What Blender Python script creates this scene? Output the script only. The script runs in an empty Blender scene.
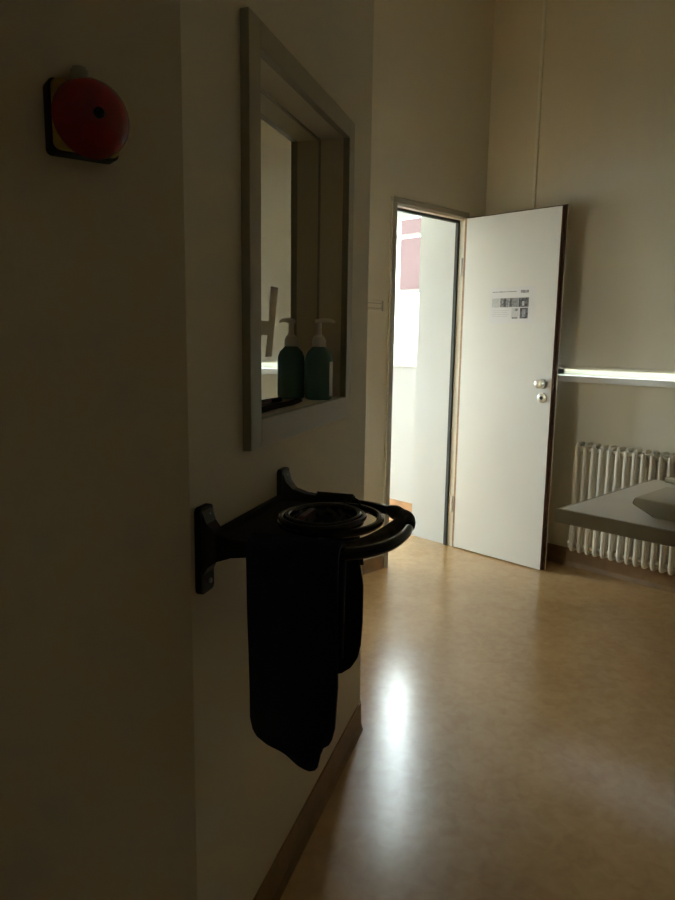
import bpy, bmesh, math, random
from mathutils import Vector, Matrix
random.seed(7)
PI = math.pi
sc = bpy.context.scene
COL = sc.collection

# ------------------------------------------------------------------ materials
def mat(name, color, rough=0.5, metal=0.0, spec=0.5, noise=None, bump=None, coat=0.0, emit=None):
    m = bpy.data.materials.new(name); m.use_nodes = True
    nt = m.node_tree; b = nt.nodes['Principled BSDF']
    b.inputs['Base Color'].default_value = (*color, 1)
    b.inputs['Roughness'].default_value = rough
    b.inputs['Metallic'].default_value = metal
    b.inputs['Specular IOR Level'].default_value = spec
    b.inputs['Coat Weight'].default_value = coat
    tc = nt.nodes.new('ShaderNodeTexCoord')
    if noise:
        sc_, amt = noise
        n = nt.nodes.new('ShaderNodeTexNoise'); n.inputs['Scale'].default_value = sc_
        n.inputs['Detail'].default_value = 4
        nt.links.new(tc.outputs['Object'], n.inputs['Vector'])
        r = nt.nodes.new('ShaderNodeValToRGB')
        r.color_ramp.elements[0].position = 0.3; r.color_ramp.elements[1].position = 0.7
        r.color_ramp.elements[0].color = (*[max(0, c*(1-amt)) for c in color], 1)
        r.color_ramp.elements[1].color = (*[min(1, c*(1+amt)) for c in color], 1)
        nt.links.new(n.outputs['Fac'], r.inputs['Fac'])
        nt.links.new(r.outputs['Color'], b.inputs['Base Color'])
    if bump:
        bs, bst = bump
        n2 = nt.nodes.new('ShaderNodeTexNoise'); n2.inputs['Scale'].default_value = bs
        nt.links.new(tc.outputs['Object'], n2.inputs['Vector'])
        bp = nt.nodes.new('ShaderNodeBump'); bp.inputs['Strength'].default_value = bst
        bp.inputs['Distance'].default_value = 0.002
        nt.links.new(n2.outputs['Fac'], bp.inputs['Height'])
        nt.links.new(bp.outputs['Normal'], b.inputs['Normal'])
    return m

def lino_material():
    m = bpy.data.materials.new('lino'); m.use_nodes = True
    nt = m.node_tree; b = nt.nodes['Principled BSDF']; L = nt.links
    tc = nt.nodes.new('ShaderNodeTexCoord')
    n1 = nt.nodes.new('ShaderNodeTexNoise'); n1.inputs['Scale'].default_value = 2.6
    n1.inputs['Detail'].default_value = 7; n1.inputs['Roughness'].default_value = .62; n1.inputs['Distortion'].default_value = 1.6
    n2 = nt.nodes.new('ShaderNodeTexNoise'); n2.inputs['Scale'].default_value = 22
    n2.inputs['Detail'].default_value = 5; n2.inputs['Distortion'].default_value = .8
    for n in (n1, n2): L.new(tc.outputs['Object'], n.inputs['Vector'])
    mx = nt.nodes.new('ShaderNodeMath'); mx.operation = 'MULTIPLY_ADD'; mx.inputs[1].default_value = .45
    mx2 = nt.nodes.new('ShaderNodeMath'); mx2.operation = 'MULTIPLY'; mx2.inputs[1].default_value = .55
    L.new(n2.outputs['Fac'], mx2.inputs[0]); L.new(n1.outputs['Fac'], mx.inputs[0]); L.new(mx2.outputs[0], mx.inputs[2])
    r = nt.nodes.new('ShaderNodeValToRGB')
    e = r.color_ramp.elements
    e[0].position = .36; e[0].color = (.56, .355, .165, 1)
    e[1].position = .64; e[1].color = (.67, .455, .235, 1)
    mid = e.new(.5); mid.color = (.62, .41, .20, 1)
    L.new(mx.outputs[0], r.inputs['Fac']); L.new(r.outputs['Color'], b.inputs['Base Color'])
    n3 = nt.nodes.new('ShaderNodeTexNoise'); n3.inputs['Scale'].default_value = 3
    n3.inputs['Detail'].default_value = 6
    L.new(tc.outputs['Object'], n3.inputs['Vector'])
    mr = nt.nodes.new('ShaderNodeMapRange'); mr.inputs['To Min'].default_value = .20; mr.inputs['To Max'].default_value = .262
    L.new(n3.outputs['Fac'], mr.inputs['Value']); L.new(mr.outputs['Result'], b.inputs['Roughness'])
    bp = nt.nodes.new('ShaderNodeBump'); bp.inputs['Strength'].default_value = .10; bp.inputs['Distance'].default_value = .004
    n4 = nt.nodes.new('ShaderNodeTexNoise'); n4.inputs['Scale'].default_value = 28; n4.inputs['Detail'].default_value = 2
    L.new(tc.outputs['Object'], n4.inputs['Vector'])
    L.new(n4.outputs['Fac'], bp.inputs['Height']); L.new(bp.outputs['Normal'], b.inputs['Normal'])
    b.inputs['Specular IOR Level'].default_value = .5
    b.inputs['Coat Weight'].default_value = .33; b.inputs['Coat Roughness'].default_value = .17
    L.new(bp.outputs['Normal'], b.inputs['Coat Normal'])
    return m

def pane_material():
    m = bpy.data.materials.new('window_glass'); m.use_nodes = True
    nt = m.node_tree; nt.nodes.clear(); L = nt.links
    o = nt.nodes.new('ShaderNodeOutputMaterial'); mx = nt.nodes.new('ShaderNodeMixShader')
    t = nt.nodes.new('ShaderNodeBsdfTransparent'); t.inputs['Color'].default_value = (.94, .98, .97, 1)
    g = nt.nodes.new('ShaderNodeBsdfGlossy'); g.inputs['Roughness'].default_value = .0
    f = nt.nodes.new('ShaderNodeFresnel'); f.inputs['IOR'].default_value = 1.45
    ge = nt.nodes.new('ShaderNodeNewGeometry'); su = nt.nodes.new('ShaderNodeMath'); su.operation = 'SUBTRACT'; su.inputs[0].default_value = 1
    mu = nt.nodes.new('ShaderNodeMath'); mu.operation = 'MULTIPLY'      # the far face of the pane adds no mirror image of its own
    L.new(ge.outputs['Backfacing'], su.inputs[1]); L.new(su.outputs[0], mu.inputs[0]); L.new(f.outputs[0], mu.inputs[1])
    L.new(mu.outputs[0], mx.inputs[0]); L.new(t.outputs[0], mx.inputs[1]); L.new(g.outputs[0], mx.inputs[2])
    L.new(mx.outputs[0], o.inputs['Surface'])
    return m

M = dict(
    wall=mat('wall_paint', (.77, .715, .585), .6, spec=.25, noise=(1.3, .03), bump=(160, .08)),
    cabin=mat('cabin_paint', (.70, .705, .695), .6, spec=.25, bump=(160, .06)),
    ceil=mat('ceiling_paint', (.86, .84, .78), .8, spec=.2, noise=(2, .02)),
    lino=lino_material(),
    skirt=mat('skirting_lino', (.27, .16, .072), .4, noise=(14, .18)),
    skirt2=mat('cabin_skirting', (.66, .38, .20), .4, noise=(14, .12)),
    frame=mat('grey_beige_steel', (.40, .37, .30), .38, spec=.5, noise=(3, .03)),
    mframe=mat('mirror_frame_paint', (.40, .37, .285), .4, spec=.5, noise=(3, .03)),
    leaf=mat('door_laminate', (.85, .845, .825), .42, noise=(2, .015)),
    wood=mat('door_edge_wood', (.13, .06, .028), .5, noise=(30, .3)),
    rebate=mat('pale_wood_lip', (.36, .21, .11), .5, noise=(30, .2)),
    cream=mat('frame_cream', (.80, .77, .66), .45),
    gasket=mat('rubber_gasket', (.06, .065, .06), .7),
    alu=mat('knob_metal', (.62, .60, .54), .28, metal=.85),
    plastic_white=mat('white_plastic', (.82, .82, .80), .4),
    hole=mat('keyhole_black', (.02, .02, .02), .6),
    paper=mat('paper', (.84, .84, .87), .7, spec=.2),
    ink=mat('ink_dark', (.15, .15, .17), .8, spec=.1, noise=(60, .8)),
    ink2=mat('ink_mid', (.36, .36, .39), .8, spec=.1, noise=(70, .6)),
    ink3=mat('ink_pale', (.66, .67, .70), .8, spec=.1, noise=(70, .1)),
    blind=mat('blind_fabric', (.74, .68, .55), .85, spec=.1, noise=(2.2, .03), bump=(400, .1)),
    rad=mat('radiator_enamel', (.80, .755, .655), .3, spec=.5),
    table=mat('table_laminate', (.84, .83, .80), .3, noise=(5, .03)),
    tableedge=mat('table_edge', (.50, .49, .45), .4),
    pad=mat('pad_vinyl', (.66, .64, .58), .45, noise=(8, .05)),
    paddark=mat('pad_side_vinyl', (.20, .18, .15), .5),
    steel=mat('grey_steel', (.45, .45, .44), .35, metal=.5),
    red=mat('bell_red', (.25, .010, .008), .14, spec=.6, noise=(20, .25)),
    yellow=mat('bell_plate_ochre', (.52, .34, .06), .5, noise=(40, .3)),
    black=mat('black_plastic', (.009, .009, .009), .5, spec=.25),
    gloss=mat('black_gloss_tube', (.006, .006, .007), .14, spec=.4),
    foam=mat('dark_foam', (.06, .052, .042), .85, spec=.2, noise=(60, .4)),
    navy=mat('navy_cloth', (.010, .015, .046), .8, spec=.2, noise=(60, .3), bump=(300, .3)),
    blackcloth=mat('black_cloth', (.008, .008, .012), .8, spec=.2, bump=(300, .3)),
    teal=mat('teal_bottle', (.11, .245, .235), .2, spec=.5),
    tag=mat('redbrown_tag', (.13, .04, .028), .5),
    mark=mat('grey_mark', (.85, .80, .68), .6),
    screw=mat('screw_zinc', (.6, .6, .6), .3, metal=1),
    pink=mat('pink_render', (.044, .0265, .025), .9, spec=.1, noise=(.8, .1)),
    garden=mat('white_render', (.72, .74, .74), .9, spec=.1, noise=(.8, .05)),
    ground=mat('outside_paving', (.40, .40, .38), .9, spec=.1, noise=(2, .15)),
    winframe=mat('window_frame_white', (.82, .86, .86), .4),
    glass=pane_material(),
)
mm = bpy.data.materials.new('mirror_silver'); mm.use_nodes = True
b = mm.node_tree.nodes['Principled BSDF']
b.inputs['Base Color'].default_value = (.90, .92, .88, 1); b.inputs['Metallic'].default_value = 1; b.inputs['Roughness'].default_value = .01
M['mirror'] = mm

# ------------------------------------------------------------------ helpers
BASE = {}
def empty(name, loc, label=None, cat=None, group=None, kind=None, rotz=0):
    o = bpy.data.objects.new(name, None); COL.objects.link(o)
    o.location = loc; o.rotation_euler = (0, 0, rotz)
    o.empty_display_size = .05
    BASE[o.name] = Matrix.Translation(Vector(loc)) @ Matrix.Rotation(rotz, 4, 'Z')
    tag(o, label, cat, group, kind); return o
def tag(o, label=None, cat=None, group=None, kind=None):
    if label: o['label'] = label
    if cat: o['category'] = cat
    if group: o['group'] = group
    if kind: o['kind'] = kind
    return o
def world_of(o):
    return BASE.get(o.name, Matrix.Identity(4))
def build(name, bm, m, parent=None, smooth=False, angle=35):
    """bm is in world coordinates; becomes ONE mesh object (child keeps an identity local matrix)."""
    bmesh.ops.recalc_face_normals(bm, faces=bm.faces)
    if parent is not None:
        bm.transform(world_of(parent).inverted()); base = world_of(parent)
    else:
        c = Vector((0, 0, 0))
        for v in bm.verts: c += v.co
        c /= max(1, len(bm.verts)); c.z = min(v.co.z for v in bm.verts)
        bm.transform(Matrix.Translation(-c)); base = Matrix.Translation(c)
    me = bpy.data.meshes.new(name); bm.to_mesh(me); bm.free()
    ms = m if isinstance(m, (list, tuple)) else [m]
    for x in ms: me.materials.append(x)
    o = bpy.data.objects.new(name, me); COL.objects.link(o)
    if parent is not None: o.parent = parent
    else: o.location = base.to_translation()
    BASE[o.name] = base
    if smooth:
        me.polygons.foreach_set('use_smooth', [True]*len(me.polygons))
        try: me.set_sharp_from_angle(angle=math.radians(angle))
        except Exception: pass
    return o
def NB(): return bmesh.new()
def frame_m(o, ux, uy, uz=(0, 0, 1)):
    """matrix with local axes ux, uy, uz at origin o"""
    ux, uy, uz = Vector(ux).normalized(), Vector(uy).normalized(), Vector(uz).normalized()
    m = Matrix((ux, uy, uz)).transposed().to_4x4(); m.translation = Vector(o); return m
def box(bm, x0, x1, y0, y1, z0, z1, mt=None, bev=0, seg=2):
    t = NB()
    bmesh.ops.create_cube(t, size=1)
    for v in t.verts:
        v.co = Vector(((x0+x1)/2 + v.co.x*(x1-x0), (y0+y1)/2 + v.co.y*(y1-y0), (z0+z1)/2 + v.co.z*(z1-z0)))
    if bev: bmesh.ops.bevel(t, geom=t.edges[:], offset=bev, segments=seg, affect='EDGES', profile=.6)
    merge(bm, t, mt)
def merge(bm, t, mt=None):
    if mt is not None: t.transform(mt)
    vm = {v: bm.verts.new(v.co) for v in t.verts}
    for f in t.faces:
        try:
            nf = bm.faces.new([vm[v] for v in f.verts]); nf.material_index = f.material_index
        except ValueError: pass
    t.free()
def cyl(bm, p0, p1, r0, r1=None, n=24, cap=True):
    r1 = r0 if r1 is None else r1
    p0, p1 = Vector(p0), Vector(p1); d = (p1-p0).normalized()
    a = d.orthogonal().normalized(); c = d.cross(a)
    A = [bm.verts.new(p0 + r0*(math.cos(2*PI*i/n)*a + math.sin(2*PI*i/n)*c)) for i in range(n)]
    B = [bm.verts.new(p1 + r1*(math.cos(2*PI*i/n)*a + math.sin(2*PI*i/n)*c)) for i in range(n)]
    for i in range(n): bm.faces.new((A[i], A[(i+1) % n], B[(i+1) % n], B[i]))
    if cap: bm.faces.new(A[::-1]); bm.faces.new(B)
def lathe(bm, prof, o, axis=(0, 0, 1), n=40, squash=(1, 1)):
    """prof: list of (radius, along-axis)"""
    d = Vector(axis).normalized()
    a = Vector((1, 0, 0)) if abs(d.z) > .9 else Vector((0, 0, 1)).cross(d).normalized()
    c = d.cross(a); o = Vector(o); rings = []
    for r, h in prof:
        if r < 1e-6: rings.append([bm.verts.new(o + d*h)])
        else: rings.append([bm.verts.new(o + d*h + r*(squash[0]*math.cos(2*PI*i/n)*a + squash[1]*math.sin(2*PI*i/n)*c)) for i in range(n)])
    for A, B in zip(rings, rings[1:]):
        if len(A) == 1 and len(B) == 1: continue
        for i in range(n):
            j = (i+1) % n
            if len(A) == 1: bm.faces.new((A[0], B[j], B[i]))
            elif len(B) == 1: bm.faces.new((A[i], A[j], B[0]))
            else: bm.faces.new((A[i], A[j], B[j], B[i]))
    for R, flip in ((rings[0], True), (rings[-1], False)):
        if len(R) > 1: bm.faces.new(R[::-1] if flip else R)
def tube(bm, pts, r, n=12, closed=False, cap=True, flat=1.0):
    """swept tube; r is a number or a list; flat scales the horizontal radius"""
    P = [Vector(p) for p in pts]; N = len(P)
    R = r if isinstance(r, (list, tuple)) else [r]*N
    rings = []
    for i in range(N):
        a = P[(i-1) % N] if (closed or i > 0) else P[i]
        c = P[(i+1) % N] if (closed or i < N-1) else P[i]
        t = (c-a).normalized()
        up = Vector((0, 0, 1)) if abs(t.z) < .95 else Vector((1, 0, 0))
        s = t.cross(up).normalized(); u = s.cross(t).normalized()
        rings.append([bm.verts.new(P[i] + R[i]*(flat*math.cos(2*PI*k/n)*s + math.sin(2*PI*k/n)*u)) for k in range(n)])
    for i in range(N if closed else N-1):
        A, B = rings[i], rings[(i+1) % N]
        for k in range(n): bm.faces.new((A[k], A[(k+1) % n], B[(k+1) % n], B[k]))
    if cap and not closed: bm.faces.new(rings[0][::-1]); bm.faces.new(rings[-1])
def spline(ctrl, n=8, closed=False):
    P = [Vector(p) for p in ctrl]; out = []; N = len(P)
    for i in range(N if closed else N-1):
        g = lambda k: P[k % N] if closed else P[max(0, min(N-1, k))]
        p0, p1, p2, p3 = g(i-1), g(i), g(i+1), g(i+2)
        for k in range(n):
            t = k/n
            out.append(.5*((2*p1) + (p2-p0)*t + (2*p0-5*p1+4*p2-p3)*t*t + (3*p1-p0-3*p2+p3)*t**3))
    if not closed: out.append(P[-1])
    return out
def prism(bm, outline, thick, mt, bev=0, seg=2):
    """outline in local (x, z); thickness along local y from 0 to thick"""
    t = NB()
    A = [t.verts.new((x, 0, z)) for x, z in outline]
    f = t.faces.new(A)
    r = bmesh.ops.extrude_face_region(t, geom=[f])
    for g in r['geom']:
        if isinstance(g, bmesh.types.BMVert): g.co.y += thick
    bmesh.ops.recalc_face_normals(t, faces=t.faces)
    if bev: bmesh.ops.bevel(t, geom=t.edges[:], offset=bev, segments=seg, affect='EDGES', profile=.6)
    merge(bm, t, mt)
def rounded(x0, x1, z0, z1, r, n=6):
    out = []
    for cx, cz, a0 in ((x1-r, z0+r, -PI/2), (x1-r, z1-r, 0), (x0+r, z1-r, PI/2), (x0+r, z0+r, PI)):
        for i in range(n+1):
            a = a0 + PI/2*i/n; out.append((cx+r*math.cos(a), cz+r*math.sin(a)))
    return out
def S(name, bm, m, parent=None):
    o = build(name, bm, m, parent)
    if parent is None: o['kind'] = 'structure'
    return o
def bx(*a, **k):
    bm = NB(); box(bm, *a, **k); return bm

# ------------------------------------------------------------------ room data
H = 3.55                    # ceiling
XR = 3.737                  # inner face of the facade wall
YF = 2.602                  # face of the wall with the door
DT = .10                    # thickness of that wall
XO = 4.02                   # outer face of the facade
# booth: diagonal face with the mirror, direction ds, normal into the wall nd
ds = Vector((.8725, .4887, 0)).normalized(); nd = Vector((-ds.y, ds.x, 0))
CB = .548256
def B(s, d, z): return s*ds + (CB+d)*nd + Vector((0, 0, z))
BM = frame_m(B(0, 0, 0), ds, nd)        # local (s, d, z) -> world
S0, S1 = .987, 2.108
C0, C1 = B(S0, 0, 0), B(S1, 0, 0)
# wall with the bell, direction lb
lb = Vector((.9905, -.1373, 0)).normalized(); nb = Vector((-lb.y, lb.x, 0))
U0 = C0.dot(lb); KB = C0.dot(nb)
def LW(u, d, z): return u*lb + (KB+d)*nb + Vector((0, 0, z))
LM = frame_m(LW(0, 0, 0), lb, nb)
XL, YB = -2.3, -3.2

# ------------------------------------------------------------------ setting
S('floor', bx(XL-.2, XO, YB-.2, 5.5, -.12, 0), M['lino'])
S('ceiling', bx(XL-.2, XO, YB-.2, 5.5, H, H+.2), M['ceil'])
# facade: openings for window_1 (main room, behind the blind) and window_2 (cabin)
XK = 1.0; W3 = (1.1, 2.4, .8, 1.75); W4 = (-2.1, 0, .7, 2.4)   # W3: x range on the end wall of the cabin; W4: x range on the control room's wall
BD = (2.08, 2.54, 2.08)     # unseen opening added behind the corner to pass fill light
W1 = (-1.6, 2.12, 1.115, 3.2); W5 = (-2.95, -2.6, 1.35, 1.7); W2 = (2.97, 4.4, 1.165, 2.75)
bm = NB()
box(bm, XR, XO, YB-.2, W5[0], 0, H); box(bm, XR, XO, W5[1], W1[0], 0, H)
box(bm, XR, XO, W5[0], W5[1], 0, W5[2]); box(bm, XR, XO, W5[0], W5[1], W5[3], H)
box(bm, XR, XO, W1[0], W1[1], 0, W1[2]); box(bm, XR, XO, W1[0], W1[1], W1[3], H)
box(bm, XR, XO, W1[1], W2[0], 0, H)
box(bm, XR, XO, W2[0], W2[1], 0, W2[2]); box(bm, XR, XO, W2[0], W2[1], W2[3], H)
box(bm, XR, XO, W2[1], 5.5, 0, H)
S('wall_right', bm, M['wall'])
# wall with the doorway
DX0, DX1, DZ = 2.872, 3.553, 2.052
bm = NB()
box(bm, C1.x-.05, DX0, YF, YF+DT, 0, H); box(bm, DX1, XR, YF, YF+DT, 0, H); box(bm, DX0, DX1, YF, YF+DT, DZ, H)
S('wall_far', bm, M['wall'])
S('wall_back', bx(XL-.2, XR, YB-.2, YB, 0, H), M['wall'])
S('wall_left', bx(XL-.2, XL, YB, YF+.1, 0, H), M['wall'])
# bell wall
uL = (XL - LW(0, 0, 0).x)/lb.x
bm = NB(); box(bm, uL, U0, 0, .14, 0, H, LM); S('wall_bell', bm, M['wall'])
# mirror wall with a niche
N0, N1, NZ0, NZ1, ND = 1.242, 1.822, 1.144, 1.811, .0675
bm = NB()
box(bm, S0, N0, 0, .14, 0, H, BM); box(bm, N1, S1, 0, .14, 0, H, BM)
box(bm, N0, N1, 0, .14, 0, NZ0, BM); box(bm, N0, N1, 0, .14, NZ1, H, BM)
box(bm, N0, N1, ND, .14, NZ0, NZ1, BM)
S('wall_niche', bm, M['wall'])
bm = NB()
box(bm, C1.x-.16, C1.x, C1.y, BD[0], 0, H); box(bm, C1.x-.16, C1.x, BD[1], YF, 0, H); box(bm, C1.x-.16, C1.x, BD[0], BD[1], BD[2], H)
S('wall_booth', bm, M['wall'])
bm = NB()
box(bm, XL, W4[0], YF, YF+.15, 0, H); box(bm, W4[1], XK-.2, YF, YF+.15, 0, H)
box(bm, W4[0], W4[1], YF, YF+.15, 0, W4[2]); box(bm, W4[0], W4[1], YF, YF+.15, W4[3], H)
S('wall_control', bm, M['cabin'])
# cabin behind the doorway
bm = NB()
box(bm, XK-.2, W3[0], 5.3, 5.5, 0, H); box(bm, W3[1], XR, 5.3, 5.5, 0, H)
box(bm, W3[0], W3[1], 5.3, 5.5, 0, W3[2]); box(bm, W3[0], W3[1], 5.3, 5.5, W3[3], H)
S('wall_cabin', bm, M['cabin'])
S('wall_cabin_side', bx(XK-.2, XK, YF, 5.3, 0, H), M['cabin'])
S('wall_cabin_front', bx(XK, DX0, YF+DT, YF+DT+.02, 0, H), M['cabin'])
bm = NB(); box(bm, 3.525, XR, YF+DT+.001, 2.935, 0, H); box(bm, 3.525, DX1-.0005, YF+.0525, YF+DT+.001, 0, DZ-.031)
S('wall_pier', bm, M['cabin'])
bm = NB()
box(bm, XR-.012, XR, 2.935, 5.3, 0, W2[2]-.055); box(bm, XR-.012, XR, 2.935, 5.3, W2[3], H); box(bm, XR-.012, XR, W2[1], 5.3, W2[2]-.055, W2[3]); box(bm, XR-.012, XR, 2.935, 2.97, W2[2]-.055, W2[3])
S('wall_cabin_facade', bm, M['cabin'])
# skirting
def skirt_prof(h, t): return [(0, 0), (0, h), (-t*.45, h), (-t*.6, h*.25), (-t*1.2, 0)]
def skirting(name, p, q, inward, h, m, t=.012):
    p, q = Vector(p), Vector(q); d = (q-p); L = d.length; d.normalize(); w = Vector(inward).normalized()
    bm = NB(); rings = []
    for k in (0, L):
        rings.append([bm.verts.new(p + d*k - w*x + Vector((0, 0, z))) for x, z in skirt_prof(h, t)])
    n = len(rings[0])
    for i in range(n): bm.faces.new((rings[0][i], rings[0][(i+1) % n], rings[1][(i+1) % n], rings[1][i]))
    bm.faces.new(rings[0]); bm.faces.new(rings[1][::-1])
    return S(name, bm, m)
skirting('baseboard_niche', C0, C1, -nd, .10, M['skirt'])
skirting('baseboard_bell', LW(uL, 0, 0), LW(U0, 0, 0), -nb, .10, M['skirt'])
skirting('baseboard_booth', C1, (C1.x, YF, 0), (1, 0, 0), .10, M['skirt'])
skirting('baseboard_far', (C1.x, YF, 0), (DX0, YF, 0), (0, -1, 0), .075, M['skirt'])
skirting('baseboard_right', (XR, YB, 0), (XR, YF, 0), (-1, 0, 0), .105, M['skirt'])
skirting('baseboard_back', (XL, YB, 0), (XR, YB, 0), (0, 1, 0), .10, M['skirt'])
skirting('baseboard_cabin', (XR-.012, 2.935, 0), (XR-.012, 5.3, 0), (-1, 0, 0), .155, M['skirt2'])

# window_1 behind the blind
w1 = empty('window_1', (XR+.1, .26, W1[2]), kind='structure')
bm = NB()
for a in (W1[0]+.03, -.36, .88, W1[1]-.03): box(bm, XR+.09, XR+.15, a-.03, a+.03, W1[2], W1[3])
for z in (W1[2]+.025, W1[3]-.03): box(bm, XR+.09, XR+.15, W1[0], W1[1], z-.025, z+.025)
build('window_frame', bm, M['winframe'], w1)
for a, c in ((W1[0]+.06, -.39), (-.33, .85), (.91, W1[1]-.06)):
    build('pane', bx(XR+.118, XR+.122, a, c, W1[2]+.05, W1[3]-.06), M['glass'], w1)
build('window_sill', bx(XR-.075, XR+.09, -1.75, W1[1]+.13, W1[2]-.035, W1[2], bev=.004), M['plastic_white'], w1)
bm = NB()
z = 1.36
while z < W1[3]:
    box(bm, XR+.195, XR+.207, W1[0], W1[1], z, z+.052, bev=.003); box(bm, XR+.199, XR+.203, W1[0], W1[1], z+.05, z+.056); z += .055
build('light_block_slats', bm, M['plastic_white'], w1)  # unseen slats added outside to hold back sky light under the blind
# added_window_5 at the unseen back end, added for fill light
w5 = empty('added_window_5', (XR+.1, -2.6, W5[2]), kind='structure')
bm = NB()
for a in (W5[0]+.03, W5[1]-.03): box(bm, XR+.09, XR+.15, a-.03, a+.03, W5[2], W5[3])
for z in (W5[2]+.03, W5[3]-.03): box(bm, XR+.09, XR+.15, W5[0], W5[1], z-.03, z+.03)
build('window_frame', bm, M['winframe'], w5)
build('pane', bx(XR+.118, XR+.122, W5[0]+.06, W5[1]-.06, W5[2]+.06, W5[3]-.06), M['glass'], w5)
# window_2 in the cabin
w2 = empty('window_2', (XR+.1, 3.8, W2[2]), kind='structure')
YM = 3.368
zb, zt2 = W2[2]+.09, W2[3]-.06
bm = NB()
for a, h in ((W2[0]+.03, .03), (YM, .020), (3.95, .020), (W2[1]-.03, .03)): box(bm, XR+.03, XR+.07, a-h, a+h, zb, zt2)
box(bm, XR+.03, XR+.07, W2[0], W2[1], W2[2], zb); box(bm, XR+.03, XR+.07, W2[0], W2[1], zt2, W2[3])
build('window_frame', bm, M['winframe'], w2)
for z, h in ((1.633, .011), (2.005, .011), (2.17, .05)):
    for a, c in ((W2[0]+.061, YM-.021), (YM+.021, 3.929), (3.971, W2[1]-.061)):
        build('glazing_bar', bx(XR+.036, XR+.062, a, c, z-h, z+h), M['winframe'], w2)
for a, c in ((W2[0]+.06, YM-.020), (YM+.020, 3.93), (3.97, W2[1]-.06)):
    build('pane', bx(XR+.048, XR+.050, a, c, zb, zt2), M['glass'], w2)
build('window_sill', bx(XR-.07, XR+.03, 2.94, 4.5, W2[2]-.05, W2[2], bev=.004), M['plastic_white'], w2)

# added_window_3 in the end wall of the cabin, added_window_4 in the control room; both unseen, added for fill light
w3 = empty('added_window_3', (2, 5.4, W3[2]), kind='structure')
bm = NB()
for a in (W3[0]+.03, 1.75, W3[1]-.03): box(bm, a-.03, a+.03, 5.39, 5.45, W3[2], W3[3])
for z in (W3[2]+.03, W3[3]-.03): box(bm, W3[0], W3[1], 5.39, 5.45, z-.03, z+.03)
build('window_frame', bm, M['winframe'], w3)
for a, c in ((W3[0]+.06, 1.72), (1.78, W3[1]-.06)):
    build('pane', bx(a, c, 5.418, 5.422, W3[2]+.06, W3[3]-.06), M['glass'], w3)
build('window_sill', bx(W3[0]-.05, W3[1]+.05, 5.25, 5.39, W3[2]-.035, W3[2], bev=.004), M['plastic_white'], w3)
w4 = empty('added_window_4', (-1, YF+.1, W4[2]), kind='structure')
bm = NB()
for a in (W4[0]+.03, -1.0, W4[1]-.03): box(bm, a-.03, a+.03, YF+.08, YF+.14, W4[2], W4[3])
for z in (W4[2]+.03, W4[3]-.03): box(bm, W4[0], W4[1], YF+.08, YF+.14, z-.03, z+.03)
build('window_frame', bm, M['winframe'], w4)
for a, c in ((W4[0]+.06, -1.03), (-.97, W4[1]-.06)):
    build('pane', bx(a, c, YF+.108, YF+.112, W4[2]+.06, W4[3]-.06), M['glass'], w4)

# ------------------------------------------------------------------ door
dr = empty('door_1', (3.2, YF, 0), kind='structure')
bm = NB()
f0 = YF-.016
box(bm, DX0, DX0+.035, f0, YF+DT, 0, DZ-.0305, bev=.002); box(bm, DX0, DX1, f0, YF+DT, DZ-.03, DZ, bev=.002)
build('door_frame', bm, M['frame'], dr)
bm = NB()
box(bm, 3.5235, DX1, f0, YF+.052, 0, DZ-.0305, bev=.002)
box(bm, DX0+.0355, 3.523, YF-.004, YF+.03, DZ-.043, DZ-.0305)
build('jamb', bm, M['cream'], dr)
bm = NB()
box(bm, 3.508, 3.523, YF+.03, YF+.05, 0, DZ-.0585); box(bm, DX0+.0355, 3.523, YF+.03, YF+.05, DZ-.058, DZ-.043)
build('gasket', bm, M['gasket'], dr)
# leaf stands open at a right angle
lf = build('door_leaf', bx(3.505, 3.533, 1.957, 2.568, .008, 2.012, bev=.0015), M['leaf'], dr)
bm = NB()
box(bm, 3.5075, 3.5315, 1.9535, 1.957, .009, 2.010)
box(bm, 3.533, 3.5385, 1.944, 2.580, .004, 2.022)
build('wooden_edge', bm, M['wood'], lf)
build('rebate_lip', bx(3.507, 3.533, 2.568, 2.583, .006, 2.012), M['rebate'], lf)
build('outer_panel', bx(3.5385, 3.547, 1.944, 2.580, .004, 2.022, bev=.001), M['leaf'], lf)
for z in (.28, 1.735):
    bm = NB(); cyl(bm, (3.502, 2.592, z-.05), (3.502, 2.592, z+.05), .0075, n=16)
    build('hinge', bm, M['plastic_white'], dr, smooth=True)
bm = NB()
lathe(bm, [(0, .058), (.012, .058), (.0225, .054), (.025, .047), (.025, .024), (.021, .020), (.013, .018), (.013, .006), (.026, .006), (.028, .004), (.028, 0)], (3.505, 2.008, 1.070), (-1, 0, 0), 32)
build('door_knob', bm, M['alu'], lf, smooth=True)
bm = NB()
lathe(bm, [(0, .012), (.019, .012), (.026, .010), (.028, .005), (.028, 0)], (3.505, 2.006, .992), (-1, 0, 0), 32)
rs = build('lock_rosette', bm, M['alu'], lf, smooth=True)
bm = NB(); cyl(bm, (3.494, 2.006, .992), (3.4915, 2.006, .992), .010, n=20)
build('keyhole', bm, M['hole'], rs)

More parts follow.
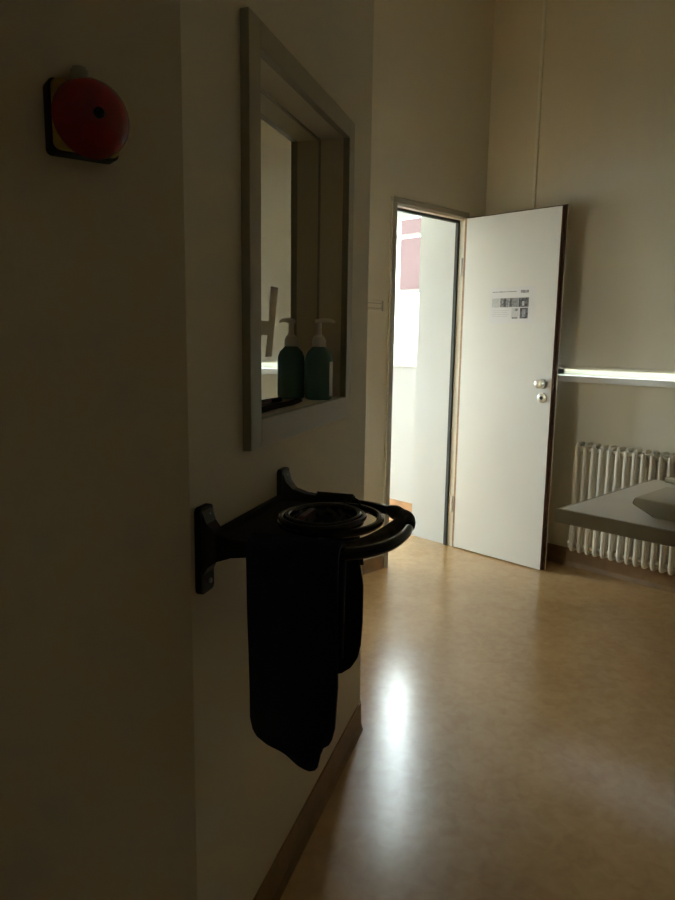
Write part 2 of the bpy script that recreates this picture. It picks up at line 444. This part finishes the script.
# printed notice taped on the leaf
no = empty('notice', (3.505, 2.235, 1.40), 'white printed sheet with black and white photos taped on the open door leaf', 'notice')
XP = 3.5045
build('paper_sheet', bx(XP-.0006, XP, 2.087, 2.383, 1.401, 1.603), M['paper'], no)
def inkrect(name, a, c, z0, z1, m, k=0):     # a, c: distances from the sheet's edge by the hinge
    build(name, bx(XP-.0012-k*.0003, XP-.0006-k*.0003, 2.383-c, 2.383-a, z0, z1), M[m], no)
inkrect('text_line', .020, .178, 1.5765, 1.5805, 'ink2')
inkrect('text_line', .205, .255, 1.569, 1.584, 'ink2')
inkrect('photo_print', .018, .068, 1.492, 1.543, 'ink3'); inkrect('photo_print', .072, .130, 1.492, 1.543, 'ink2')
inkrect('photo_print', .094, .112, 1.494, 1.541, 'ink', 1)
inkrect('photo_print', .132, .192, 1.492, 1.543, 'ink2'); inkrect('photo_print', .136, .150, 1.494, 1.541, 'ink', 1)
inkrect('photo_print', .194, .258, 1.492, 1.543, 'ink')
inkrect('photo_print', .217, .231, 1.499, 1.524, 'ink3', 1)
inkrect('photo_print', .150, .198, 1.428, 1.487, 'ink3'); inkrect('photo_print', .156, .190, 1.428, 1.434, 'ink', 1)
inkrect('photo_print', .172, .190, 1.470, 1.484, 'ink2', 1)
inkrect('photo_print', .205, .256, 1.428, 1.487, 'ink'); inkrect('photo_print', .220, .240, 1.436, 1.480, 'ink2', 1)
for k in range(4): inkrect('text_line', .022, .135 - .01*(k % 2), 1.472-.011*k, 1.4745-.011*k, 'ink3')

# name plate beside the door frame
npx = empty('door_sign', (2.76, YF, 1.448), 'small beige name plate on the wall beside the door frame', 'name plate')
build('plate', bx(2.690, 2.806, YF-.010, YF, 1.450, 1.506, bev=.002), M['wall'], npx)
build('end_cap', bx(2.806, 2.818, YF-.013, YF, 1.450, 1.504, bev=.002), M['frame'], npx)
for z in (1.4625, 1.488): build('groove', bx(2.692, 2.805, YF-.0112, YF-.010, z, z+.0035), M['frame'], npx)

# ------------------------------------------------------------------ blind
rb = empty('roller_blind', (XR-.03, .2, 1.155), 'cream roller blind pulled down over the wide window above the radiator', 'blind')
build('blind_fabric', bx(XR-.037, XR-.034, -1.9, 2.236, 1.168, 3.36), M['blind'], rb)
build('bottom_bar', bx(XR-.042, XR-.028, -1.9, 2.234, 1.148, 1.168, bev=.003), M['blind'], rb)
bm = NB(); box(bm, XR-.046, XR-.0005, 2.238, 2.256, 1.148, 3.36, bev=.002)
build('guide_rail', bm, M['cream'], rb)
bm = NB(); cyl(bm, (XR-.04, -1.9, 3.40), (XR-.04, 2.24, 3.40), .038, n=20)
build('roller_tube', bm, M['plastic_white'], rb, smooth=True)

# ------------------------------------------------------------------ radiator
rd = empty('radiator', (3.66, 1.2, .115), 'cream column radiator under the blind and sill', 'radiator')
def rad_section(y):
    bm = NB()
    z0, z1, xa, xb, r = .118, .752, 3.624, 3.702, .022
    pts = [(x, y, z) for x, z in rounded(xa, xb, z0+.0115, z1-.0115, r, 5)]
    tube(bm, pts, .0112, n=12, closed=True)
    cyl(bm, (3.663, y, z0+.012), (3.663, y, z1-.012), .0112, n=12)
    for z in (z0+.04, z1-.04): cyl(bm, (3.663, y-.0228, z), (3.663, y+.0228, z), .0165, n=16)
    return bm
Y0 = 1.838
first = build('section', rad_section(Y0), M['rad'], rd, smooth=True, angle=50)
for i in range(1, 30):
    c = first.copy(); COL.objects.link(c); c.parent = rd; c.location.y = -.0456*i
bm = NB()
cyl(bm, (3.664, Y0+.0228, .158), (3.664, Y0+.04, .158), .012, n=14); cyl(bm, (3.668, Y0+.031, .158), (3.728, Y0+.031, .158), .008, n=14)
for yy in (1.6, .9):
    b2 = NB(); box(b2, 3.715, XR-.004, yy-.01, yy+.01, .60, .63); build('wall_bracket', b2, M['rad'], rd)
build('pipe', bm, M['rad'], rd)

# ------------------------------------------------------------------ table
et = empty('examination_table', (2.53, .1, 0), 'grey flat examination table top jutting past the radiator', 'table')
build('tabletop', bx(2.128, 2.905, -1.0, 1.129, .706, .746, bev=.006, seg=3), [M['table']], et)
bm = NB(); box(bm, 2.116, 2.128, -1.0, 1.138, .700, .749, bev=.004); box(bm, 2.128, 2.905, 1.129, 1.138, .702, .7455, bev=.003)
build('edge_strip', bm, M['tableedge'], et)
build('back_rail', bx(2.868, 2.905, -.9, 1.075, .7462, .766, bev=.006, seg=3), M['table'], et)
bm = NB(); box(bm, 2.28, 2.78, -.75, -.05, .04, .70, bev=.02); box(bm, 2.18, 2.88, -.9, .1, 0, .05, bev=.012)
build('pedestal', bm, M['steel'], et)
# wedge cushion lying on it
wc = empty('wedge_cushion', (2.38, .7, .752), 'grey vinyl wedge cushion with slanted dark end lying on the table', 'cushion')
mt = frame_m((2.235, 0, 0), (0, 1, 0), (1, 0, 0))
bm = NB(); prism(bm, [(.86, .7475), (.935, .783), (.925, .806), (.78, .801), (.35, .801), (.35, .7475)], .26, mt, bev=.007, seg=3)
o = build('cushion_body', bm, [M['pad'], M['paddark']], wc, smooth=True, angle=40)
for p in o.data.polygons:
    if p.normal.y > .3 and p.normal.z < .3: p.material_index = 1
bm = NB(); prism(bm, [(.62, .8015), (.80, .8015), (.79, .812), (.62, .816)], .20, frame_m((2.27, 0, 0), (0, 1, 0), (1, 0, 0)), bev=.004)
build('cover_flap', bm, M['pad'], wc)

# ------------------------------------------------------------------ bell on the near wall
fb = empty('fire_bell', LW(.303, 0, 1.54), 'round red alarm bell on a black and ochre square box', 'bell')
DM = lambda d0: frame_m(LW(0, d0, 0), lb, nb)
bm = NB(); prism(bm, rounded(.258, .348, 1.538, 1.630, .008), .030, DM(-.030), bev=.003)
build('back_box', bm, M['black'], fb)
bm = NB(); prism(bm, rounded(.260, .346, 1.540, 1.628, .010), .010, DM(-.040), bev=.003)
build('front_plate', bm, M['yellow'], fb)
bm = NB()
lathe(bm, [(.045, 0), (.049, .001), (.0505, .004), (.0495, .010), (.046, .018), (.039, .026), (.029, .032), (.016, .0355), (.008, .036), (0, .036)], LW(.306, -.044, 1.582), tuple(-nb), 48)
gd = build('gong', bm, M['red'], fb, smooth=True)
bm = NB(); lathe(bm, [(.007, .0), (.007, .003), (.004, .005), (.0035, .009), (0, .010)], LW(.306, -.0798, 1.582), tuple(-nb), 16)
build('bolt', bm, M['black'], gd, smooth=True)
bm = NB(); cyl(bm, LW(.306, -.040, 1.582), LW(.306, -.046, 1.582), .02, n=20); build('boss', bm, M['black'], fb)
bm = NB(); cyl(bm, LW(.303, -.014, 1.629), LW(.303, -.014, 1.650), .0115, n=18); cyl(bm, LW(.303, -.014, 1.648), LW(.303, -.014, 1.654), .009, n=18)
build('cable_gland', bm, M['frame'], fb, smooth=True)

# ------------------------------------------------------------------ mirror in its niche
mr = empty('recessed_mirror', B(1.58, 0, 1.08), 'tall mirror recessed in the wall behind a grey beige frame', 'mirror')
O0, O1, OZ0, OZ1 = 1.191, 1.868, 1.088, 1.858
bm = NB(); FP = -.018
box(bm, O0, N0, FP, -.0002, OZ0, OZ1, BM, bev=.002); box(bm, N1, O1, FP, -.0002, OZ0, OZ1, BM, bev=.002)
box(bm, N0, N1, FP, -.0002, OZ0, NZ0, BM, bev=.002); box(bm, N0, N1, FP, -.0002, NZ1, OZ1, BM, bev=.002)
build('frame', bm, M['mframe'], mr)
bm = NB(); box(bm, N0+.002, N1-.002, 0.063, .0672, NZ0+.002, NZ1-.002, BM)
mg = build('mirror_glass', bm, M['mirror'], mr)
bm = NB(); ea = .0035
box(bm, N1-.002-ea, N1-.0005, .0605, .0628, NZ0+.0005, NZ1-.0005, BM); box(bm, N0+.0005, N0+.002+ea, .0605, .0628, NZ0+.0005, NZ1-.0005, BM)
box(bm, N0+.006, N1-.006, .0605, .0628, NZ1-.002-ea, NZ1-.0005, BM)
build('sealant', bm, M['frame'], mr)
bm = NB()
prism(bm, [(1.452, 1.258), (1.488, 1.258), (1.528, 1.414), (1.484, 1.414), (1.472, 1.337), (1.42, 1.337), (1.42, 1.306), (1.464, 1.306)], .0005, frame_m(B(0, .0624, 0), ds, nd))
tp = build('t_mark', bm, M['mark'], mg); tp['label'] = 'grey T-shaped mark'  # flat pale grey T shape just in front of the mirror face

# soap dispenser on the niche floor
SP = B(1.715, .025, NZ0)
sd = empty('soap_dispenser', SP, 'teal soap bottle with white pump standing in the mirror niche', 'soap dispenser')
bm = NB()
lathe(bm, [(0, .0005), (.030, .0005), (.0345, .004), (.0355, .010), (.0355, .098), (.034, .110), (.029, .122), (.020, .131), (.0155, .135), (0, .135)], SP, n=40)
build('bottle', bm, M['teal'], sd, smooth=True)
bm = NB()
lathe(bm, [(0, .135), (.0175, .135), (.0175, .152), (.015, .156), (.014, .160), (.0085, .164), (.0065, .170), (.0065, .196), (0, .196)], SP, n=28)
u = -nd*.9 + ds*.35; u.normalize()
tube(bm, [SP + Vector((0, 0, .198)) - u*.010, SP + Vector((0, 0, .201)) + u*.008, SP + Vector((0, 0, .2015)) + u*.030, SP + Vector((0, 0, .197)) + u*.040], [.006, .0065, .0045, .0035], n=10)
build('pump', bm, M['plastic_white'], sd, smooth=True)
bm = NB()
lw = NB()
# curved white strip up the side towards the door
n = 10; A = []; 
for z in (.010, .098):
    A.append([lw.verts.new(SP + Vector((0, 0, z)) + .0359*(math.cos(a)*ds - math.sin(a)*nd)) for a in [(1.1 + .85*i/n) for i in range(n+1)]])
for i in range(n): lw.faces.new((A[0][i], A[0][i+1], A[1][i+1], A[1][i]))
bm.free()
build('label', lw, M['plastic_white'], sd)
# dark strap and pen beside it
bm = NB()
tube(bm, spline([B(1.28, .018, NZ0+.006), B(1.36, .028, NZ0+.006), B(1.44, .034, NZ0+.006), B(1.52, .030, NZ0+.006), B(1.60, .038, NZ0+.006)], 6), [.006]*25, n=10, flat=1.6)
st = build('strap', bm, M['blackcloth'], None, smooth=True)
tag(st, 'black strap lying along the bottom of the mirror niche', 'strap')
bm = NB(); tube(bm, [B(1.30, .030, NZ0+.0165), B(1.32, .031, NZ0+.0165), B(1.43, .045, NZ0+.0165), B(1.445, .047, NZ0+.0165)], [.002, .0045, .0045, .003], n=10)
pn = build('pen', bm, M['tag'], None, smooth=True)
tag(pn, 'thin dark brown stick lying across the black strap in the niche', 'pen')

# ------------------------------------------------------------------ black U-shaped hanger
hg = empty('wall_hanger', B(1.2, 0, .873), 'black wall hanger whose two arms meet in a rounded loop', 'wall hanger')
SA, SBk, ZU = 1.022, 1.385, .957
for nm, s in (('mounting_plate', SA), ('mounting_plate', SBk)):
    bm = NB(); prism(bm, rounded(s-.0235, s+.0235, .872, 1.022, .009), .012, frame_m(B(0, -.0125, 0), ds, nd), bev=.002)
    pl = build(nm, bm, M['black'], hg)
    for z in (.890, 1.004):
        bm = NB(); cyl(bm, B(s+.006, -.0125, z), B(s+.006, -.0155, z), .0045, n=12)
        build('screw', bm, M['screw'], pl)
    # flared arm root
    bm = NB(); rings = []
    for d, hz, ht, w in ((-.012, .060, -.052, .019), (-.020, .038, -.038, .017), (-.034, .023, -.027, .0135), (-.060, .015, -.018, .011), (-.095, .012, -.013, .010)):
        rings.append([bm.verts.new(B(s+x, d, ZU+z)) for x, z in ((-w, ht), (w, ht), (w, hz), (-w, hz))])
    for a, c in zip(rings, rings[1:]):
        for k in range(4): bm.faces.new((a[k], a[(k+1) % 4], c[(k+1) % 4], c[k]))
    bm.faces.new(rings[0]); bm.faces.new(rings[-1])
    build('arm_root', bm, M['black'], hg)
cs, a_, b_, d0 = (SA+SBk)/2, (SBk-SA)/2, .160, -.155
def loop_pt(t):                      # t from 0 (back arm) over PI/2 (tip) to PI (front arm)
    p = 1 if t < PI/2 else 2/2.5
    x = math.copysign(abs(math.cos(t))**p, math.cos(t)); y = abs(math.sin(t))**p
    return B(cs + a_*x, d0 - b_*y, ZU)
pts = [B(SA, -.09, ZU), B(SA, -.12, ZU)] + [loop_pt(PI - PI*i/40) for i in range(41)] + [B(SBk, -.12, ZU), B(SBk, -.09, ZU)]
bm = NB(); tube(bm, pts, [.0115 - .0025*(i/(len(pts)-1)) for i in range(len(pts))], n=14)
build('hanger_loop', bm, M['gloss'], hg, smooth=True)
bm = NB(); PJ = [loop_pt(.66+.72*i/14) + Vector((0, 0, .002)) for i in range(15)]
tube(bm, PJ, [.0105, .0125, .0145, .0150, .0145, .0140, .0145, .0160, .0170, .0172, .0165, .0155, .0145, .0135, .0125], n=16)
fj = build('foam_joint', bm, M['foam'], hg, smooth=True); fj['label'] = 'dark grey foam joint'
P2 = spline([loop_pt(1.20) + Vector((0, 0, .006)), B(1.232, -.292, ZU+.003), B(1.185, -.284, ZU+.002), B(1.131, -.268, ZU), B(1.090, -.245, ZU), B(1.072, -.215, ZU), B(1.066, -.182, ZU+.002)], 6)
bm = NB(); n = len(P2); tube(bm, P2, [.0130 - .0065*(i/(n-1))**1.5 for i in range(n)], n=14)
fs = build('foam_sleeve', bm, M['foam'], hg, smooth=True); fs['label'] = 'tapered grey foam sleeve'
bm = NB(); box(bm, SA+.012, SBk-.012, -.175, -.0005, ZU-.008, ZU-.003, BM, bev=.001); box(bm, SA+.025, SBk-.025, -.012, -.0005, ZU-.014, ZU+.010, BM, bev=.002)
build('shelf_plate', bm, M['black'], hg)

# cable coil lying on the hanger shelf
ZC = ZU-.003
cc = empty('cable_coil', B(1.21, -.105, ZC), 'glossy black cable coiled on the shelf of the wall hanger', 'cable')
for r, z, ox, oy in ((.080, .0065, 0, 0), (.072, .0075, .004, .003), (.081, .0165, -.003, -.004), (.061, .0065, .002, 0), (.070, .018, .002, -.004)):
    bm = NB()
    tube(bm, [B(1.215+ox + r*1.1*math.cos(2*PI*i/40), -.150+oy + r*.95*math.sin(2*PI*i/40), ZC+z + .001*math.sin(3*2*PI*i/40+r*90)) for i in range(40)], .0052, n=10, closed=True)
    build('turn', bm, M['gloss'], cc, smooth=True)
bm = NB(); tube(bm, [B(1.222 + .100*math.cos(2*PI*i/40), -.172 + .088*math.sin(2*PI*i/40), ZC+.010 + .002*math.cos(2*PI*i/40)) for i in range(40)], .0075, n=10, closed=True)
build('outer_turn', bm, M['gloss'], cc, smooth=True)
bm = NB(); prism(bm, rounded(1.175, 1.245, 0, .022, .005), .012, frame_m(B(0, -.13, ZC+.0005), ds, nd), bev=.002)
tg = build('plug', bm, M['tag'], cc); tg['label'] = 'red-brown plug'
bm = NB()
for i in range(9):
    a = 2*PI*i/9 + .3
    cyl(bm, B(1.215+.055*math.cos(a), -.150+.045*math.sin(a), ZC+.004), B(1.215+.05*math.cos(a+.5), -.150+.042*math.sin(a+.5), ZC+.020), .0035, n=8)
build('connector', bm, M['foam'], cc, smooth=True)

bm = NB(); tube(bm, spline([B(1.320, -.160, ZC+.010), B(1.330, -.168, ZC+.028), B(1.328, -.190, ZC+.025), B(1.318, -.205, ZC+.010)], 6), .0018, n=8)
build('wire_loop', bm, M['black'], cc, smooth=True)

# cloths hung over the two arms
def hung_cloth(name, label, s0, outline, back, m, thick=.006, seed=1, up=.0235, narrow=0.0):
    """outline: (d, z) of the lower edge from small d to large d of the layer in front of the arm; back: same for the rear layer."""
    rnd = random.Random(seed); bm = NB()
    dmin = max(p[0] for p in outline); dmax = min(p[0] for p in outline)
    def interp(tab, d):
        tab = sorted(tab)
        for (a, za), (c, zc) in zip(tab, tab[1:]):
            if a <= d <= c: return za + (zc-za)*(d-a)/max(1e-6, c-a)
        return tab[0][1] if d < tab[0][0] else tab[-1][1]
    NU, NV = 34, 40; grid = []
    top = ZU + up
    for i in range(NU+1):
        d = dmin + (dmax-dmin)*i/NU
        zf, zb = interp(outline, d), interp(back, d)
        hf, hb = top - zf, top - zb; arc = .055
        row = []
        for j in range(NV+1):
            t = j/NV
            if t < .46: q = t/.46; z = zf + (top-.020-zf)*q; s = -.021
            elif t <= .54:
                a = (t-.46)/.08*PI; s = -.021*math.cos(a); z = top-.020+.020*math.sin(a)
            else: q = (t-.54)/.46; z = top-.020 + (zb-top+.020)*q; s = .021
            drop = max(0, top-.03-z)
            wob = .004*math.sin(d*46+seed) * min(1, drop/.12) + .0025*math.sin(d*95+z*14+seed*2)*min(1, drop/.1)
            s2 = s + wob*(1 if s < 0 else -.3) + (.006 if s < 0 else -.006)*min(1, drop/.3)
            shrink = 1 - .015*math.sin(min(1, drop/.34)*PI)
            dm = (dmin+dmax)/2
            dn = dm + (d-dm)*shrink
            if narrow and d < dm: dn += narrow*(dm-d)/(dm-dmax)*max(0, 1-drop/.16)      # gathered towards the arm
            row.append(bm.verts.new(B(s0+s2, dn, z)))
        grid.append(row)
    for a, c in zip(grid, grid[1:]):
        for j in range(NV): bm.faces.new((a[j], a[j+1], c[j+1], c[j]))
    o = build(name, bm, m, None, smooth=True, angle=180)
    md = o.modifiers.new('thick', 'SOLIDIFY'); md.thickness = thick; md.offset = 0
    tag(o, label, 'cloth')
    return o
hung_cloth('hanging_cloth', 'long dark navy padded cloth with slanted hem hanging from the hanger arm', SA,
           [(-.094, .665), (-.098, .645), (-.106, .632), (-.127, .622), (-.165, .608), (-.204, .592), (-.213, .594), (-.219, .603), (-.223, .632), (-.238, .642), (-.244, .660), (-.249, .74)],
           [(-.094, .78), (-.249, .78)], M['navy'], .008, 1)
hung_cloth('hanging_flap', 'black cloth flap with rounded lower corner hanging behind the navy cloth', SBk,
           [(-.085, .585), (-.12, .575), (-.150, .580), (-.170, .594), (-.184, .618), (-.192, .655), (-.194, .70)],
           [(-.085, .80), (-.194, .82)], M['blackcloth'], .007, 4, .0165, .030)

# ------------------------------------------------------------------ outside the windows
gz = -.3
gr = S('ground_outside', bx(-40, 40, -40, 40, gz-.1, gz), M['ground'])
gw = empty('garden_wall', (9.2, 8, gz), 'white sunlit garden wall outside the cabin window', 'wall')
build('wall_body', bx(9.0, 9.3, -10, 28, gz, 2.05), M['garden'], gw)
build('coping', bx(8.94, 9.36, -10, 28, 2.05, 2.11, bev=.01), M['garden'], gw)
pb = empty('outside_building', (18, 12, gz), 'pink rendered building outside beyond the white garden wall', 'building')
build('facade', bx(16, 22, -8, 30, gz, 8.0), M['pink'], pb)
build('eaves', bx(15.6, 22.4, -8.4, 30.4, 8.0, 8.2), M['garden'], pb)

# ------------------------------------------------------------------ light
w = bpy.data.worlds.new('daylight'); sc.world = w; w.use_nodes = True
bg = w.node_tree.nodes['Background']
bg.inputs['Color'].default_value = (.90, .96, 1.0, 1); bg.inputs['Strength'].default_value = 8.5
def portal(y0, y1, z0, z1):
    l = bpy.data.lights.new('sky_portal', 'AREA'); l.shape = 'RECTANGLE'
    l.size, l.size_y = y1-y0, z1-z0; l.cycles.is_portal = True
    o = bpy.data.objects.new('sky_portal', l); COL.objects.link(o)
    o.matrix_world = frame_m((XO+.01, (y0+y1)/2, (z0+z1)/2), (0, 1, 0), (0, 0, 1), (1, 0, 0))
    return o
portal(*W1); portal(*W2); portal(*W5)
l3 = portal(*W3); l3.matrix_world = frame_m(((W3[0]+W3[1])/2, 5.51, (W3[2]+W3[3])/2), (-1, 0, 0), (0, 0, 1), (0, 1, 0))
l4 = portal(*W4); l4.matrix_world = frame_m(((W4[0]+W4[1])/2, YF+.16, (W4[2]+W4[3])/2), (-1, 0, 0), (0, 0, 1), (0, 1, 0))

# ------------------------------------------------------------------ camera
cd = bpy.data.cameras.new('camera'); co = bpy.data.objects.new('camera', cd); COL.objects.link(co)
fw = Vector((.6847, .7116, -.1575)); ri = Vector((.7221, -.6916, .0144)); up = Vector((.0986, .1236, .9874))
m = Matrix((ri, up, -fw)).transposed().to_4x4(); m.translation = (0, 0, 1.3)
co.matrix_world = m
cd.sensor_fit = 'VERTICAL'; cd.sensor_height = 36; cd.lens = 36*697.04/900
cd.clip_start = .02
sc.camera = co
sc.view_settings.view_transform = 'Standard'; sc.view_settings.look = 'None'
sc.view_settings.exposure = 1.95; sc.view_settings.gamma = 1
try: sc.view_settings.use_curve_mapping = False
except Exception: pass
sc.cycles.max_bounces = 14; sc.cycles.diffuse_bounces = 10; sc.cycles.glossy_bounces = 6
sc.cycles.transparent_max_bounces = 12
sc.cycles.sample_clamp_indirect = 12
sc.cycles.use_denoising = True
